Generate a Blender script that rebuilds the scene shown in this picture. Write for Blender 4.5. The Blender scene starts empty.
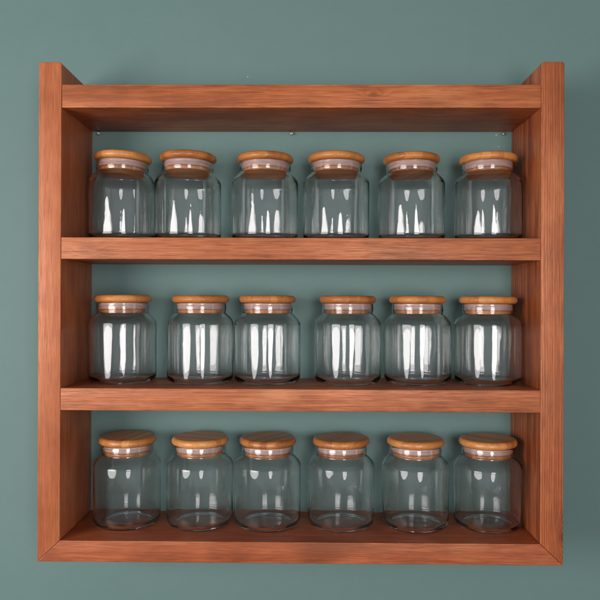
import bpy, bmesh, math, random
from mathutils import Vector, Matrix

random.seed(7)
scene = bpy.context.scene
COL = scene.collection
R = math.radians

# ------------------------------------------------------------------ helpers
def link(o, parent=None):
    COL.objects.link(o)
    if parent is not None:
        o.parent = parent
    return o


def mesh_obj(name, bm, mats, parent=None, loc=(0, 0, 0), smooth=False):
    me = bpy.data.meshes.new(name)
    bm.normal_update()
    bm.to_mesh(me)
    bm.free()
    for m in (mats if isinstance(mats, (list, tuple)) else [mats]):
        me.materials.append(m)
    if smooth:
        for p in me.polygons:
            p.use_smooth = True
    o = bpy.data.objects.new(name, me)
    o.location = loc
    return link(o, parent)


def thing(name, label, cat, loc=(0, 0, 0), group=None):
    o = bpy.data.objects.new(name, None)
    o.empty_display_size = 0.01
    o.location = loc
    link(o)
    o['label'] = label
    o['category'] = cat
    if group:
        o['group'] = group
    return o


def arc(cx, cz, r, a0, a1, n):
    return [(cx + r * math.cos(R(a0 + (a1 - a0) * i / n)), cz + r * math.sin(R(a0 + (a1 - a0) * i / n)))
            for i in range(n + 1)]


def lathe(profile, seg=96, closed=False, wob=None, zs=1.0):
    """Revolve (r, z) points about z; points with r == 0 become poles."""
    bm = bmesh.new()
    rings = []
    for r, z in profile:
        if r < 1e-7:
            rings.append([bm.verts.new((0, 0, z * zs))])
        else:
            ring = []
            for k in range(seg):
                a = 2 * math.pi * k / seg
                rr = r + (wob(a, z) if wob else 0.0)
                ring.append(bm.verts.new((rr * math.cos(a), rr * math.sin(a), z * zs)))
            rings.append(ring)
    n = len(rings)
    for i in range(n if closed else n - 1):
        A, B = rings[i], rings[(i + 1) % n]
        for k in range(seg):
            k2 = (k + 1) % seg
            if len(A) == 1 and len(B) == 1:
                continue
            if len(A) == 1:
                bm.faces.new((A[0], B[k2], B[k]))
            elif len(B) == 1:
                bm.faces.new((A[k], A[k2], B[0]))
            else:
                bm.faces.new((A[k], A[k2], B[k2], B[k]))
    bmesh.ops.recalc_face_normals(bm, faces=bm.faces[:])
    return bm


# ------------------------------------------------------------------ node helpers
class NT:
    def __init__(self, name):
        self.m = bpy.data.materials.new(name)
        self.m.use_nodes = True
        self.t = self.m.node_tree
        self.t.nodes.clear()
        self.out = self.t.nodes.new('ShaderNodeOutputMaterial')

    def n(self, kind, **kw):
        nd = self.t.nodes.new(kind)
        for k, v in kw.items():
            setattr(nd, k, v)
        return nd

    def setin(self, sock, v):
        if v is None:
            return
        if isinstance(v, bpy.types.NodeSocket):
            self.t.links.new(v, sock)
        elif isinstance(v, bpy.types.Node):
            self.t.links.new(v.outputs[0], sock)
        else:
            sock.default_value = v

    def math(self, op, a, b=None, c=None, clamp=False):
        nd = self.n('ShaderNodeMath', operation=op, use_clamp=clamp)
        for i, v in enumerate((a, b, c)):
            self.setin(nd.inputs[i], v)
        return nd.outputs[0]

    def vmath(self, op, a, b=None):
        nd = self.n('ShaderNodeVectorMath', operation=op)
        self.setin(nd.inputs[0], a)
        self.setin(nd.inputs[1], b)
        return nd.outputs['Value'] if op in ('LENGTH', 'DISTANCE', 'DOT_PRODUCT') else nd.outputs['Vector']

    def noise(self, vec, scale, detail=3.0, rough=0.5, dist=0.0, dim='3D', w=None):
        nd = self.n('ShaderNodeTexNoise', noise_dimensions=dim)
        if vec is not None:
            self.setin(nd.inputs['Vector'], vec)
        if w is not None:
            self.setin(nd.inputs['W'], w)
        nd.inputs['Scale'].default_value = scale
        nd.inputs['Detail'].default_value = detail
        nd.inputs['Roughness'].default_value = rough
        nd.inputs['Distortion'].default_value = dist
        return nd.outputs['Fac']

    def ramp(self, fac, stops, interp='LINEAR'):
        nd = self.n('ShaderNodeValToRGB')
        self.setin(nd.inputs[0], fac)
        cr = nd.color_ramp
        cr.interpolation = interp
        while len(cr.elements) > 1:
            cr.elements.remove(cr.elements[0])
        cr.elements[0].position = stops[0][0]
        cr.elements[0].color = (*stops[0][1], 1)
        for p, c in stops[1:]:
            e = cr.elements.new(p)
            e.color = (*c, 1)
        return nd.outputs[0]

    def maprange(self, v, a, b, c, d, smooth=False):
        nd = self.n('ShaderNodeMapRange', clamp=True)
        if smooth:
            nd.interpolation_type = 'SMOOTHSTEP'
        for i, x in enumerate((v, a, b, c, d)):
            self.setin(nd.inputs[i], x)
        return nd.outputs[0]

    def mix(self, fac, a, b, mode='MIX'):
        nd = self.n('ShaderNodeMix', data_type='RGBA', blend_type=mode)
        self.setin(nd.inputs[0], fac)
        for sock, v in ((nd.inputs[6], a), (nd.inputs[7], b)):
            if isinstance(v, tuple) and len(v) == 3:
                v = (*v, 1)
            self.setin(sock, v)
        return nd.outputs[2]

    def scale_vec(self, vec, s):
        return self.vmath('MULTIPLY', vec, s)

    def principled(self, **kw):
        b = self.n('ShaderNodeBsdfPrincipled')
        for k, v in kw.items():
            if isinstance(v, tuple) and len(v) == 3 and 'Color' in k:
                v = (*v, 1)
            self.setin(b.inputs[k], v)
        self.t.links.new(b.outputs[0], self.out.inputs['Surface'])
        return b

    def bump(self, height, strength, dist):
        nd = self.n('ShaderNodeBump')
        self.setin(nd.inputs['Height'], height)
        nd.inputs['Strength'].default_value = strength
        nd.inputs['Distance'].default_value = dist
        return nd.outputs[0]


# ------------------------------------------------------------------ materials
def wood_material(name, axis, pith, spacing, contrast, seed, knots=(), tint=(1, 1, 1), wav=1.0, jitter=1.8, fleck=1.0):
    """Stained pine.  axis: grain direction of the board; pith: where the tree's heart lay, in metres from
    the board's centre across the grain; spacing: mean ring width; knots: (x, y, z, size)."""
    N = NT(name)
    co = N.n('ShaderNodeTexCoord').outputs['Object']
    sep = N.n('ShaderNodeSeparateXYZ')
    N.setin(sep.inputs[0], co)
    X, Y, Z = sep.outputs
    sd = (seed * 1.37, seed * 2.11, seed * 0.73)
    if axis == 'X':
        a, b, stretch = Y, Z, (1.0, 14.0, 14.0)
        fine = (45.0, 1000.0, 1000.0)
        pore_s = (32.0, 1500.0, 1500.0)
        patch_s = (7.0, 26.0, 26.0)
        mid = (16.0, 330.0, 330.0)
    else:
        a, b, stretch = X, Y, (14.0, 14.0, 1.0)
        fine = (1000.0, 1000.0, 45.0)
        pore_s = (1500.0, 1500.0, 32.0)
        patch_s = (26.0, 26.0, 7.0)
        mid = (330.0, 330.0, 16.0)
    cs = N.vmath('ADD', co, sd)
    warp = N.noise(N.scale_vec(cs, stretch), 5.0, 2.0, 0.5)
    warp2 = N.noise(N.scale_vec(cs, stretch), 22.0, 2.0, 0.5)
    da = N.math('SUBTRACT', a, pith[0])
    db = N.math('SUBTRACT', b, pith[1])
    r = N.math('SQRT', N.math('ADD', N.math('MULTIPLY', da, da), N.math('MULTIPLY', db, db)))
    r = N.math('ADD', r, N.math('MULTIPLY', N.math('SUBTRACT', warp, 0.5), 0.010 * wav))
    r = N.math('ADD', r, N.math('MULTIPLY', N.math('SUBTRACT', warp2, 0.5), 0.0018 * wav))
    core = None
    for (kx, ky, kz, ks) in knots:
        el = (0.45, 1.0, 1.0) if axis == 'X' else (1.0, 1.0, 0.45)
        dv = N.scale_vec(N.vmath('SUBTRACT', co, (kx, ky, kz)), el)
        d = N.vmath('LENGTH', dv)
        g = N.maprange(d, 0.0, ks * 2.6, 1.0, 0.0, True)
        r = N.math('ADD', r, N.math('MULTIPLY', N.math('MULTIPLY', g, g), ks * 1.5))
        dn = N.math('ADD', d, N.math('MULTIPLY', N.math('SUBTRACT', warp2, 0.5), ks * 0.9))
        c = N.maprange(dn, ks * 0.15, ks * 0.75, 1.0, 0.0, True)
        core = c if core is None else N.math('MAXIMUM', core, c)
    # uneven ring widths
    jit = N.noise(None, 1.0 / (spacing * 3.1), 2.0, 0.6, dim='1D', w=N.math('ADD', r, seed * 0.31))
    ph = N.math('ADD', N.math('DIVIDE', r, spacing), N.math('MULTIPLY', jit, jitter))
    fr = N.math('FRACT', ph)
    ring = N.ramp(fr, [(0.0, (0.25,) * 3), (0.10, (0.0,) * 3), (0.5, (0.18,) * 3), (0.80, (0.75,) * 3),
                       (0.90, (1.0,) * 3), (0.97, (0.8,) * 3), (1.0, (0.25,) * 3)])
    ring = N.math('MULTIPLY', ring, contrast)
    fib = N.noise(N.scale_vec(cs, fine), 1.0, 3.0, 0.65)
    fibm = N.noise(N.scale_vec(cs, mid), 1.0, 3.0, 0.6)
    blot = N.noise(cs, 16.0, 4.0, 0.55)
    blot2 = N.noise(N.scale_vec(cs, stretch), 3.0, 3.0, 0.5)
    t = N.math('ADD', ring, N.math('MULTIPLY', N.math('SUBTRACT', fib, 0.5), fleck))
    t = N.math('ADD', t, N.math('MULTIPLY', N.math('SUBTRACT', fibm, 0.5), fleck * 0.5))
    t = N.math('ADD', t, N.math('MULTIPLY', N.math('SUBTRACT', blot, 0.5), 0.75))
    t = N.math('ADD', t, N.math('MULTIPLY', N.math('SUBTRACT', blot2, 0.5), 0.40))
    t = N.math('ADD', t, 0.30, clamp=True)
    c = N.ramp(t, [(0.0, (0.46, 0.140, 0.050)), (0.35, (0.310, 0.077, 0.024)), (0.70, (0.155, 0.032, 0.0100)),
                   (1.0, (0.055, 0.011, 0.004))])
    # the stain took unevenly: redder, darker patches and paler rubbed ones
    patch = N.noise(N.scale_vec(N.vmath('ADD', cs, (3.1, 0.7, 5.3)), patch_s), 1.0, 4.0, 0.6)
    c = N.mix(N.maprange(patch, 0.50, 0.72, 0.0, 0.60, True), c, (0.120, 0.026, 0.0085))
    c = N.mix(N.maprange(patch, 0.46, 0.26, 0.0, 0.50, True), c, (0.56, 0.215, 0.088))
    pore = N.noise(N.scale_vec(cs, pore_s), 1.0, 2.0, 0.5)
    porem = N.maprange(pore, 0.60, 0.67, 0.0, 1.0)
    c = N.mix(N.math('MULTIPLY', porem, 0.55), c, (0.070, 0.016, 0.006))
    # handled edges where the stain has rubbed thin
    bev = N.n('ShaderNodeBevel', samples=4)
    bev.inputs['Radius'].default_value = 0.0011
    geo = N.n('ShaderNodeNewGeometry')
    edge = N.math('SUBTRACT', 1.0, N.vmath('DOT_PRODUCT', bev.outputs[0], geo.outputs['True Normal']))
    wearn = N.noise(cs, 110.0, 4.0, 0.65)
    wear = N.math('MULTIPLY', N.maprange(edge, 0.02, 0.16, 0.0, 1.0), N.maprange(wearn, 0.38, 0.58, 0.10, 0.9))
    c = N.mix(wear, c, (0.60, 0.280, 0.140))
    c = N.mix(1.0, c, tint, 'MULTIPLY')
    if core is not None:
        c = N.mix(N.math('MULTIPLY', core, 0.5), c, (0.05, 0.012, 0.006))
    rough = N.maprange(fib, 0.25, 0.8, 0.36, 0.56)
    h = N.math('ADD', N.math('MULTIPLY', fib, 0.5), N.math('MULTIPLY', ring, -0.5))
    h = N.math('SUBTRACT', h, N.math('MULTIPLY', porem, 0.5))
    N.principled(**{'Base Color': c, 'Roughness': rough, 'Specular IOR Level': 0.85, 'Specular Tint': (1.0, 0.60, 0.42, 1),
                    'Normal': N.bump(h, 0.22, 0.0006)})
    return N.m


def wall_material():
    N = NT('sage_wall_paint')
    co = N.n('ShaderNodeTexCoord').outputs['Object']
    big = N.noise(co, 6.0, 5.0, 0.6)
    c = N.mix(big, (0.116, 0.195, 0.182), (0.128, 0.208, 0.198))
    mott = N.noise(co, 45.0, 5.0, 0.65)
    c = N.mix(N.maprange(mott, 0.35, 0.65, 0.0, 0.14), c, (0.095, 0.166, 0.156))
    # chips of white filler and scuffs where the shelf was fixed
    for (x, z, s) in ((-0.0578, 0.2420, 0.0011), (0.2077, 0.1800, 0.0012), (0.2104, 0.1677, 0.0009)):
        wv = N.noise(co, 900.0, 2.0)
        d = N.vmath('DISTANCE', co, (x, 0.0, z))
        d = N.math('ADD', d, N.math('MULTIPLY', N.math('SUBTRACT', wv, 0.5), 0.0012))
        c = N.mix(N.maprange(d, s * 0.45, s * 0.9, 0.65, 0.0), c, (0.45, 0.45, 0.43))
    st = N.noise(co, 420.0, 4.0, 0.6)
    st2 = N.noise(co, 60.0, 3.0, 0.5)
    h = N.math('ADD', st, N.math('MULTIPLY', st2, 0.8))
    N.principled(**{'Base Color': c, 'Roughness': 0.62, 'Specular IOR Level': 0.3, 'Normal': N.bump(h, 0.16, 0.0008)})
    return N.m


def bamboo_material():
    N = NT('bamboo_lid_wood')
    tc = N.n('ShaderNodeTexCoord')
    oi = N.n('ShaderNodeObjectInfo')
    co = tc.outputs['Object']
    off = N.n('ShaderNodeCombineXYZ')
    N.setin(off.inputs[0], N.math('MULTIPLY', oi.outputs['Random'], 7.0))
    N.setin(off.inputs[1], N.math('MULTIPLY', oi.outputs['Random'], 13.0))
    cs = N.vmath('ADD', co, off.outputs[0])
    sep = N.n('ShaderNodeSeparateXYZ')
    N.setin(sep.inputs[0], cs)
    strip = N.math('FLOOR', N.math('DIVIDE', sep.outputs[1], 0.0062))
    wn = N.n('ShaderNodeTexWhiteNoise', noise_dimensions='1D')
    N.setin(wn.inputs['W'], strip)
    fib = N.noise(N.scale_vec(cs, (45.0, 1300.0, 260.0)), 1.0, 3.0, 0.6)
    blot = N.noise(cs, 45.0, 3.0, 0.5)
    t = N.math('ADD', N.math('MULTIPLY', wn.outputs[0], 0.42), N.math('MULTIPLY', fib, 0.85))
    t = N.math('ADD', t, N.math('MULTIPLY', blot, 0.25))
    t = N.math('ADD', t, N.math('MULTIPLY', N.math('SUBTRACT', oi.outputs['Random'], 0.9), 0.38))
    c = N.ramp(t, [(0.15, (0.62, 0.275, 0.084)), (0.50, (0.49, 0.180, 0.043)), (0.95, (0.28, 0.086, 0.019))])
    N.principled(**{'Base Color': c, 'Roughness': N.maprange(fib, 0.2, 0.8, 0.30, 0.45), 'Specular IOR Level': 0.5,
                    'Normal': N.bump(fib, 0.12, 0.0004)})
    return N.m


def glass_material():
    N = NT('clear_jar_glass')
    tc = N.n('ShaderNodeTexCoord')
    oi = N.n('ShaderNodeObjectInfo')
    off = N.n('ShaderNodeCombineXYZ')
    for i, k in enumerate((5.0, 11.0, 3.0)):
        N.setin(off.inputs[i], N.math('MULTIPLY', oi.outputs['Random'], k))
    cs = N.vmath('ADD', tc.outputs['Object'], off.outputs[0])
    w1 = N.noise(N.scale_vec(cs, (1.0, 1.0, 0.45)), 42.0, 1.0, 0.4)
    w2 = N.noise(N.scale_vec(cs, (1.0, 1.0, 0.7)), 160.0, 1.0, 0.4)
    h = N.math('ADD', w1, N.math('MULTIPLY', w2, 0.07))
    w3 = N.noise(N.scale_vec(cs, (1.0, 1.0, 0.03)), 260.0, 2.0, 0.5)
    h = N.math('ADD', h, N.math('MULTIPLY', w3, 0.05))
    g = N.n('ShaderNodeBsdfGlass')
    g.inputs['Color'].default_value = (1, 1, 1, 1)
    g.inputs['IOR'].default_value = 1.44
    g.inputs['Roughness'].default_value = 0.0
    N.setin(g.inputs['Normal'], N.bump(h, 0.5, 0.0014))
    N.t.links.new(g.outputs[0], N.out.inputs['Surface'])
    return N.m


def silicone_material():
    N = NT('milky_silicone')
    N.principled(**{'Base Color': (0.50, 0.335, 0.295), 'Roughness': 0.34, 'Subsurface Weight': 0.25,
                    'Subsurface Radius': (0.004, 0.003, 0.003), 'Subsurface Scale': 0.5, 'Specular IOR Level': 0.45})
    return N.m


def metal_material():
    N = NT('zinc_screw')
    co = N.n('ShaderNodeTexCoord').outputs['Object']
    s = N.noise(co, 900.0, 3.0)
    N.principled(**{'Base Color': N.ramp(s, [(0.3, (0.45, 0.44, 0.42)), (0.7, (0.72, 0.71, 0.69))]),
                    'Metallic': 0.8, 'Roughness': 0.35})
    return N.m


# ------------------------------------------------------------------ measures (metres)
HW, T, D = 0.245, 0.02124, 0.090            # half width, board thickness, depth
ZT, Zt, Zu = 0.22544, 0.20436, 0.18286
S1, S2, Q1, Q2 = 0.06133, 0.04087, -0.07993, -0.10065
ZB_IN, ZB = -0.22237, -0.24226
BACK = -0.0006                               # the unit hangs a hair off the wall

# ------------------------------------------------------------------ wall
bm = bmesh.new()
vs = [bm.verts.new(p) for p in ((-2.4, 0, -1.6), (2.4, 0, -1.6), (2.4, 0, 1.6), (-2.4, 0, 1.6))]
bm.faces.new(vs)
bmesh.ops.subdivide_edges(bm, edges=bm.edges[:], cuts=6, use_grid_fill=True)
wall = mesh_obj('wall', bm, wall_material())
wall['kind'] = 'structure'

# ------------------------------------------------------------------ the shelf unit
unit = thing('wall_shelf', 'reddish brown stained pine wall shelf with three open tiers holding glass jars', 'shelf',
             (0, 0, ZB))


def board(name, poly, mat, bev=0.0008, front=-D, back=BACK):
    """poly: outline in (x, z); extruded from front to back, with softened edges."""
    cx = (min(p[0] for p in poly) + max(p[0] for p in poly)) / 2
    cz = (min(p[1] for p in poly) + max(p[1] for p in poly)) / 2
    cy = (front + back) / 2
    bm = bmesh.new()
    n = len(poly)
    f = [bm.verts.new((x - cx, front - cy, z - cz)) for x, z in poly]
    b = [bm.verts.new((x - cx, back - cy, z - cz)) for x, z in poly]
    bm.faces.new(f)
    bm.faces.new(list(reversed(b)))
    for i in range(n):
        j = (i + 1) % n
        bm.faces.new((f[j], f[i], b[i], b[j]))
    bmesh.ops.recalc_face_normals(bm, faces=bm.faces[:])
    ed = [e for e in bm.edges if len(e.link_faces) == 2 and e.calc_face_angle() > R(30)]
    bmesh.ops.bevel(bm, geom=ed, offset=bev, segments=3, profile=0.6, affect='EDGES')
    o = mesh_obj(name, bm, mat, unit, (cx, cy, cz - ZB), smooth=True)
    o.data.set_sharp_from_angle(angle=R(40))
    return o


g = 0.00007
IN = HW - T
left_m = wood_material('stained_pine_upright_plain', 'Z', (0.05, -0.16), 0.0055, 0.10, 1.0, wav=0.8, fleck=0.55, tint=(1.06, 1.10, 1.18))
right_m = wood_material('stained_pine_upright_straight_grain', 'Z', (-0.21, -0.035), 0.0023, 0.38, 2.0, jitter=1.1, fleck=0.6, tint=(1.06, 1.06, 1.04),
                        knots=((0.0085, -0.045, -0.2075, 0.006),), wav=0.45)
top_m = wood_material('stained_pine_top', 'X', (0.10, -0.11), 0.0036, 0.17, 3.0, tint=(1.07, 1.08, 1.0),
                      knots=((0.068, -0.045, 0.0015, 0.0045),))
sh1_m = wood_material('stained_pine_upper_shelf', 'X', (-0.06, -0.085), 0.0034, 0.15, 4.0,
                      knots=((-0.200, -0.047, -0.004, 0.006), (0.105, -0.046, 0.006, 0.003)), tint=(1.0, 1.03, 1.08))
sh2_m = wood_material('stained_pine_lower_shelf', 'X', (0.02, -0.14), 0.0023, 0.20, 5.0, wav=0.6, tint=(1.06, 1.14, 1.28))
bot_m = wood_material('stained_pine_bottom', 'X', (0.09, -0.09), 0.0038, 0.15, 6.0, tint=(0.94, 0.86, 0.90))

rt = 0.0026
board('side_panel', [(-HW, ZB + 2 * g), (-IN, ZB_IN + 2 * g)] + arc(-IN - rt, ZT - rt, rt, 0, 90, 4)
      + arc(-HW + rt, ZT - rt, rt, 90, 180, 4), left_m)
board('side_panel', [(IN, ZB_IN + 2 * g), (HW, ZB + 2 * g)] + arc(HW - rt, ZT - rt, rt, 0, 90, 4)
      + arc(IN + rt, ZT - rt, rt, 90, 180, 4), right_m)
board('shelf', [(-IN + g, Zu), (IN - g, Zu), (IN - g, Zt), (-IN + g, Zt)], top_m, front=-D + 0.0008)
board('shelf', [(-IN + g, S2), (IN - g, S2), (IN - g, S1), (-IN + g, S1)], sh1_m, front=-D + 0.0004)
board('shelf', [(-IN + g, Q2), (IN - g, Q2), (IN - g, Q1), (-IN + g, Q1)], sh2_m, front=-D + 0.0003)
board('bottom_panel', [(-HW + 2 * g, ZB), (HW - 2 * g, ZB), (IN - 2 * g, ZB_IN), (-IN + 2 * g, ZB_IN)], bot_m)

# small fixing screws under the top shelf, at the wall
metal = metal_material()
screw_bm = lathe([(0, 0.0), (0.0012, 0.0), (0.0012, 0.003), (0.0020, 0.0045), (0.0024, 0.0050), (0.0021, 0.0058),
                  (0.0012, 0.0062), (0.0006, 0.0056), (0, 0.0056)], seg=20)
screw = mesh_obj('screw', screw_bm, metal, unit, smooth=True)
for i, x in enumerate((-0.2163, -0.0120, 0.2122)):
    s = screw if i == 0 else screw.copy()
    if i:
        link(s, unit)
    s.location = (x, -0.0004, Zu - 0.0024 - ZB)
    s.rotation_euler = (R(90), 0, R(i * 25))
    s.scale = (0.72, 0.72, 0.72)

# ------------------------------------------------------------------ jars
TALL = 1.018
RB, RN = 0.0335, 0.0256                       # body and neck radius
outer = [(0, 0.0012), (0.012, 0.0011), (0.0205, 0.0008), (0.0240, 0.0002), (0.0255, 0.0)]
outer += arc(RB - 0.0066, 0.0066, 0.0066, 272, 360, 14)
outer += [(RB, 0.018), (RB, 0.030), (RB, 0.044), (RB, 0.0580)]
shoulder = []
for i in range(1, 19):                        # one soft S from the body into the neck
    u = i / 18
    e = u * u * (3 - 2 * u)
    shoulder.append((RB + (RN - 0.0004 - RB) * (0.72 * e + 0.28 * u ** 2.2), 0.0580 + 0.0108 * (1 - (1 - u) ** 1.3)))
outer += shoulder
outer += [(RN - 0.0001, 0.0702), (RN + 0.0003, 0.0722), (RN + 0.0004, 0.0742), (RN + 0.0002, 0.0762), (RN, 0.0774)]
outer += arc(RN - 0.0007, 0.0776, 0.0007, 0, 180, 6)
WT = 0.0009
inner = [(RN - WT, 0.0762), (RN - WT, 0.0722), (RN - WT, 0.0702)]
for r, z in reversed(shoulder):
    inner.append((r - WT - 0.0002, z - 0.0007))
inner += [(RB - WT, 0.0570), (RB - WT, 0.044), (RB - WT, 0.030), (RB - WT, 0.018)]
inner += [(RB - WT - 0.0002 - 0.0058 * (1 - math.cos(R(a))), 0.0084 - 0.0058 * math.sin(R(a))) for a in range(0, 91, 9)]
inner += [(0.018, 0.0026), (0.010, 0.0027), (0, 0.0028)]

glass = glass_material()
bamboo = bamboo_material()
silicone = silicone_material()

lid_prof = [(0, 0.0860), (0.015, 0.0860), (0.0255, 0.0859)]
lid_prof += arc(0.0251, 0.0826, 0.0033, 86, 0, 10)
lid_prof += arc(0.0252, 0.0821, 0.0034, 0, -88, 10)
lid_prof += [(0.0220, 0.0787), (0, 0.0787)]
plug_prof = [(0, 0.0786), (0.0206, 0.0786), (0.0206, 0.0722), (0.0222, 0.0719), (0.0224, 0.0714), (0.0224, 0.0690),
             (0.0219, 0.0682), (0.0210, 0.0679), (0, 0.0679)]
# silicone ring with soft fins pressed into the neck
seal_prof = [(0.0208, 0.0784), (0.0232, 0.0783)]
for z in (0.0768, 0.0744):
    seal_prof += [(0.0233, z + 0.0009), (0.0238, z + 0.0004), (0.0238, z - 0.0004), (0.0233, z - 0.0010)]
seal_prof += [(0.0229, 0.0724), (0.0208, 0.0723)]


def make_jar():
    t = thing('glass_jar', 'x', 'jar')
    mesh_obj('jar_body', lathe(outer + inner, seg=128, zs=TALL), glass, t, smooth=True)
    lid = mesh_obj('lid', lathe(lid_prof, 96, zs=TALL), bamboo, t, smooth=True)
    lid.data.set_sharp_from_angle(angle=R(50))
    p = mesh_obj('plug', lathe(plug_prof, 96, zs=TALL), bamboo, lid, smooth=True)
    p.data.set_sharp_from_angle(angle=R(35))
    s = mesh_obj('seal_ring', lathe(seal_prof, 96, closed=True, zs=TALL), silicone, lid, smooth=True)
    return t


def copy_jar(src):
    c = src.copy()
    link(c)
    for ch in src.children:
        d = ch.copy()
        link(d, c)
        for gc in ch.children:
            e = gc.copy()
            link(e, d)
    return c


# x (m), y (m) of each jar
ROWS = [
    ('top', S1, [-0.1812, -0.1145, -0.0362, 0.0359, 0.1122, 0.1892]),
    ('middle', Q1, [-0.1803, -0.1012, -0.0333, 0.0479, 0.1185, 0.1893]),
    ('bottom', ZB_IN, [-0.1753, -0.1012, -0.0325, 0.0417, 0.1166, 0.1895]),
]
ORD = ['first', 'second', 'third', 'fourth', 'fifth', 'sixth']
WHERE = {'top': 'on the top tier', 'middle': 'on the middle tier', 'bottom': 'on the bottom board'}
YOFF = {'top': -0.0355, 'middle': -0.0360, 'bottom': -0.0362}
# lids not quite pushed home: (row, place) -> lift, tilt
LIDS = {('top', 0): (0.0011, 2.2), ('top', 1): (0.0012, 1.3), ('top', 3): (0.0004, 0.8)}
proto = make_jar()
k = 0
for rn, z, xs in ROWS:
    for i, x in enumerate(xs):
        j = proto if k == 0 else copy_jar(proto)
        j.location = (x, YOFF[rn] + random.uniform(-0.0012, 0.0008), z + 0.0001)
        j.rotation_euler = (0, 0, random.uniform(0, 6.28))
        lid = [c for c in j.children if c.name.startswith('lid')][0]
        lift, tilt = LIDS.get((rn, i), (0.0, 0.0))
        j.rotation_euler = (0, 0, 0)
        spin = random.uniform(0, 6.28)
        piv = Vector((0, 0, 0.075))
        rot = Matrix.Rotation(R(tilt + random.uniform(-0.4, 0.4)), 4, 'Y') @ Matrix.Rotation(R(random.uniform(-0.4, 0.4)), 4, 'X')
        mw = Matrix.Translation(piv + Vector((0, 0, lift))) @ rot @ Matrix.Translation(-piv) @ Matrix.Rotation(spin, 4, 'Z')
        lid.matrix_basis = mw
        if i == 0:
            lab = 'clear glass jar with bamboo lid beside the left upright ' + WHERE[rn]
        elif i == 5:
            lab = 'clear glass jar with bamboo lid beside the right upright ' + WHERE[rn]
        else:
            lab = ORD[i] + ' bamboo-lidded jar from the left upright ' + WHERE[rn]
        j['label'] = lab
        j['group'] = 'bamboo-lidded glass jars on the shelf'
        k += 1

# ------------------------------------------------------------------ light
def area(name, loc, target, w, h, power, color):
    L = bpy.data.lights.new(name, 'AREA')
    L.shape = 'ELLIPSE'
    L.size, L.size_y = w, h
    L.energy = power
    L.color = color
    o = bpy.data.objects.new(name, L)
    o.location = loc
    o.rotation_euler = (Vector(target) - Vector(loc)).to_track_quat('-Z', 'Z').to_euler()
    # keep the long sides of the window upright
    d = (Vector(target) - Vector(loc))
    yaw = math.atan2(d.y, d.x) - math.pi / 2
    pit = math.atan2(d.z, math.hypot(d.x, d.y))
    o.rotation_euler = (math.pi / 2 + pit, 0, yaw)
    return link(o)


RAD = 10.5
def window(x, y, z, w, h, rad):
    area('window_light', (x, y, z), (0, 0, z), w, h, rad * math.pi * (math.pi / 4 * w * h), (1.0, 0.95, 0.935))

window(-0.85, -0.96, -0.01, 0.66, 0.55, RAD)
window(0.27, -1.28, -0.01, 0.35, 0.55, RAD * 1.15)

w = bpy.data.worlds.new("World")
scene.world = w
w.use_nodes = True
wt = w.node_tree
bg = wt.nodes['Background']
tc = wt.nodes.new('ShaderNodeTexCoord')
sp = wt.nodes.new('ShaderNodeSeparateXYZ')
mr = wt.nodes.new('ShaderNodeMapRange')
wt.links.new(tc.outputs['Generated'], sp.inputs[0])
wt.links.new(sp.outputs[2], mr.inputs[0])
for i, v in ((1, -0.7), (2, 0.9), (3, 0.05), (4, 0.22)):   # dim floor, pale ceiling
    mr.inputs[i].default_value = v
# bright bands added left and right at eye level, to lighten the jar rims
def wm(op, a, b=None, clamp=False):
    nd = wt.nodes.new('ShaderNodeMath')
    nd.operation, nd.use_clamp = op, clamp
    for i, v in enumerate((a, b)):
        if isinstance(v, bpy.types.NodeSocket):
            wt.links.new(v, nd.inputs[i])
        elif v is not None:
            nd.inputs[i].default_value = v
    return nd.outputs[0]

def band(v, lo, hi, soft):
    up = wm('DIVIDE', wm('SUBTRACT', v, lo), soft, True)
    dn = wm('DIVIDE', wm('SUBTRACT', hi, v), soft, True)
    return wm('MULTIPLY', up, dn)

dx, dy, dz = sp.outputs
hl = wm('SQRT', wm('ADD', wm('MULTIPLY', dx, dx), wm('MULTIPLY', dy, dy)))
sa = wm('DIVIDE', dx, hl)
front = wm('LESS_THAN', dy, 0.0)
lev = band(wm('DIVIDE', dz, hl), -0.30, 0.32, 0.12)
sides = wm('ADD', band(sa, 0.885, 0.965, 0.02), band(sa, -0.995, -0.935, 0.015))
glow = wm('MULTIPLY', wm('MULTIPLY', wm('MULTIPLY', sides, lev), front), 1.5)
front_fill = wm('MULTIPLY', wm('MULTIPLY', band(sa, -0.90, 0.92, 0.25), band(wm('DIVIDE', dz, hl), -0.42, 0.40, 0.25)), front)  # broad glow added behind the camera, evening the light on the wall
glow = wm('ADD', glow, wm('MULTIPLY', front_fill, 0.48))
wt.links.new(wm('ADD', mr.outputs[0], glow), bg.inputs[1])

bg.inputs[0].default_value = (0.95, 0.97, 1.0, 1)

# ------------------------------------------------------------------ camera (solved from the photograph's board corners)
cam = bpy.data.cameras.new('camera')
cam.sensor_width = 36.0
cam.lens = 657.96 / 600 * 36.0
cam.clip_start = 0.01
cam.clip_end = 50
co = bpy.data.objects.new('camera', cam)
co.location = (0.00693, -0.70288, 0.00234)
co.rotation_euler = (R(90 + 0.08771), R(-0.20213), R(0.63149))
link(co)
scene.camera = co

scene.view_settings.view_transform = 'Standard'
scene.view_settings.look = 'None'
scene.view_settings.exposure = 0.24
scene.view_settings.gamma = 1
cy = scene.cycles
cy.max_bounces = 24
cy.transmission_bounces = 20
cy.glossy_bounces = 10
cy.diffuse_bounces = 5
cy.transparent_max_bounces = 16
cy.caustics_reflective = True
cy.caustics_refractive = True
cy.blur_glossy = 0.5
cy.sample_clamp_indirect = 15.0
cy.use_denoising = True
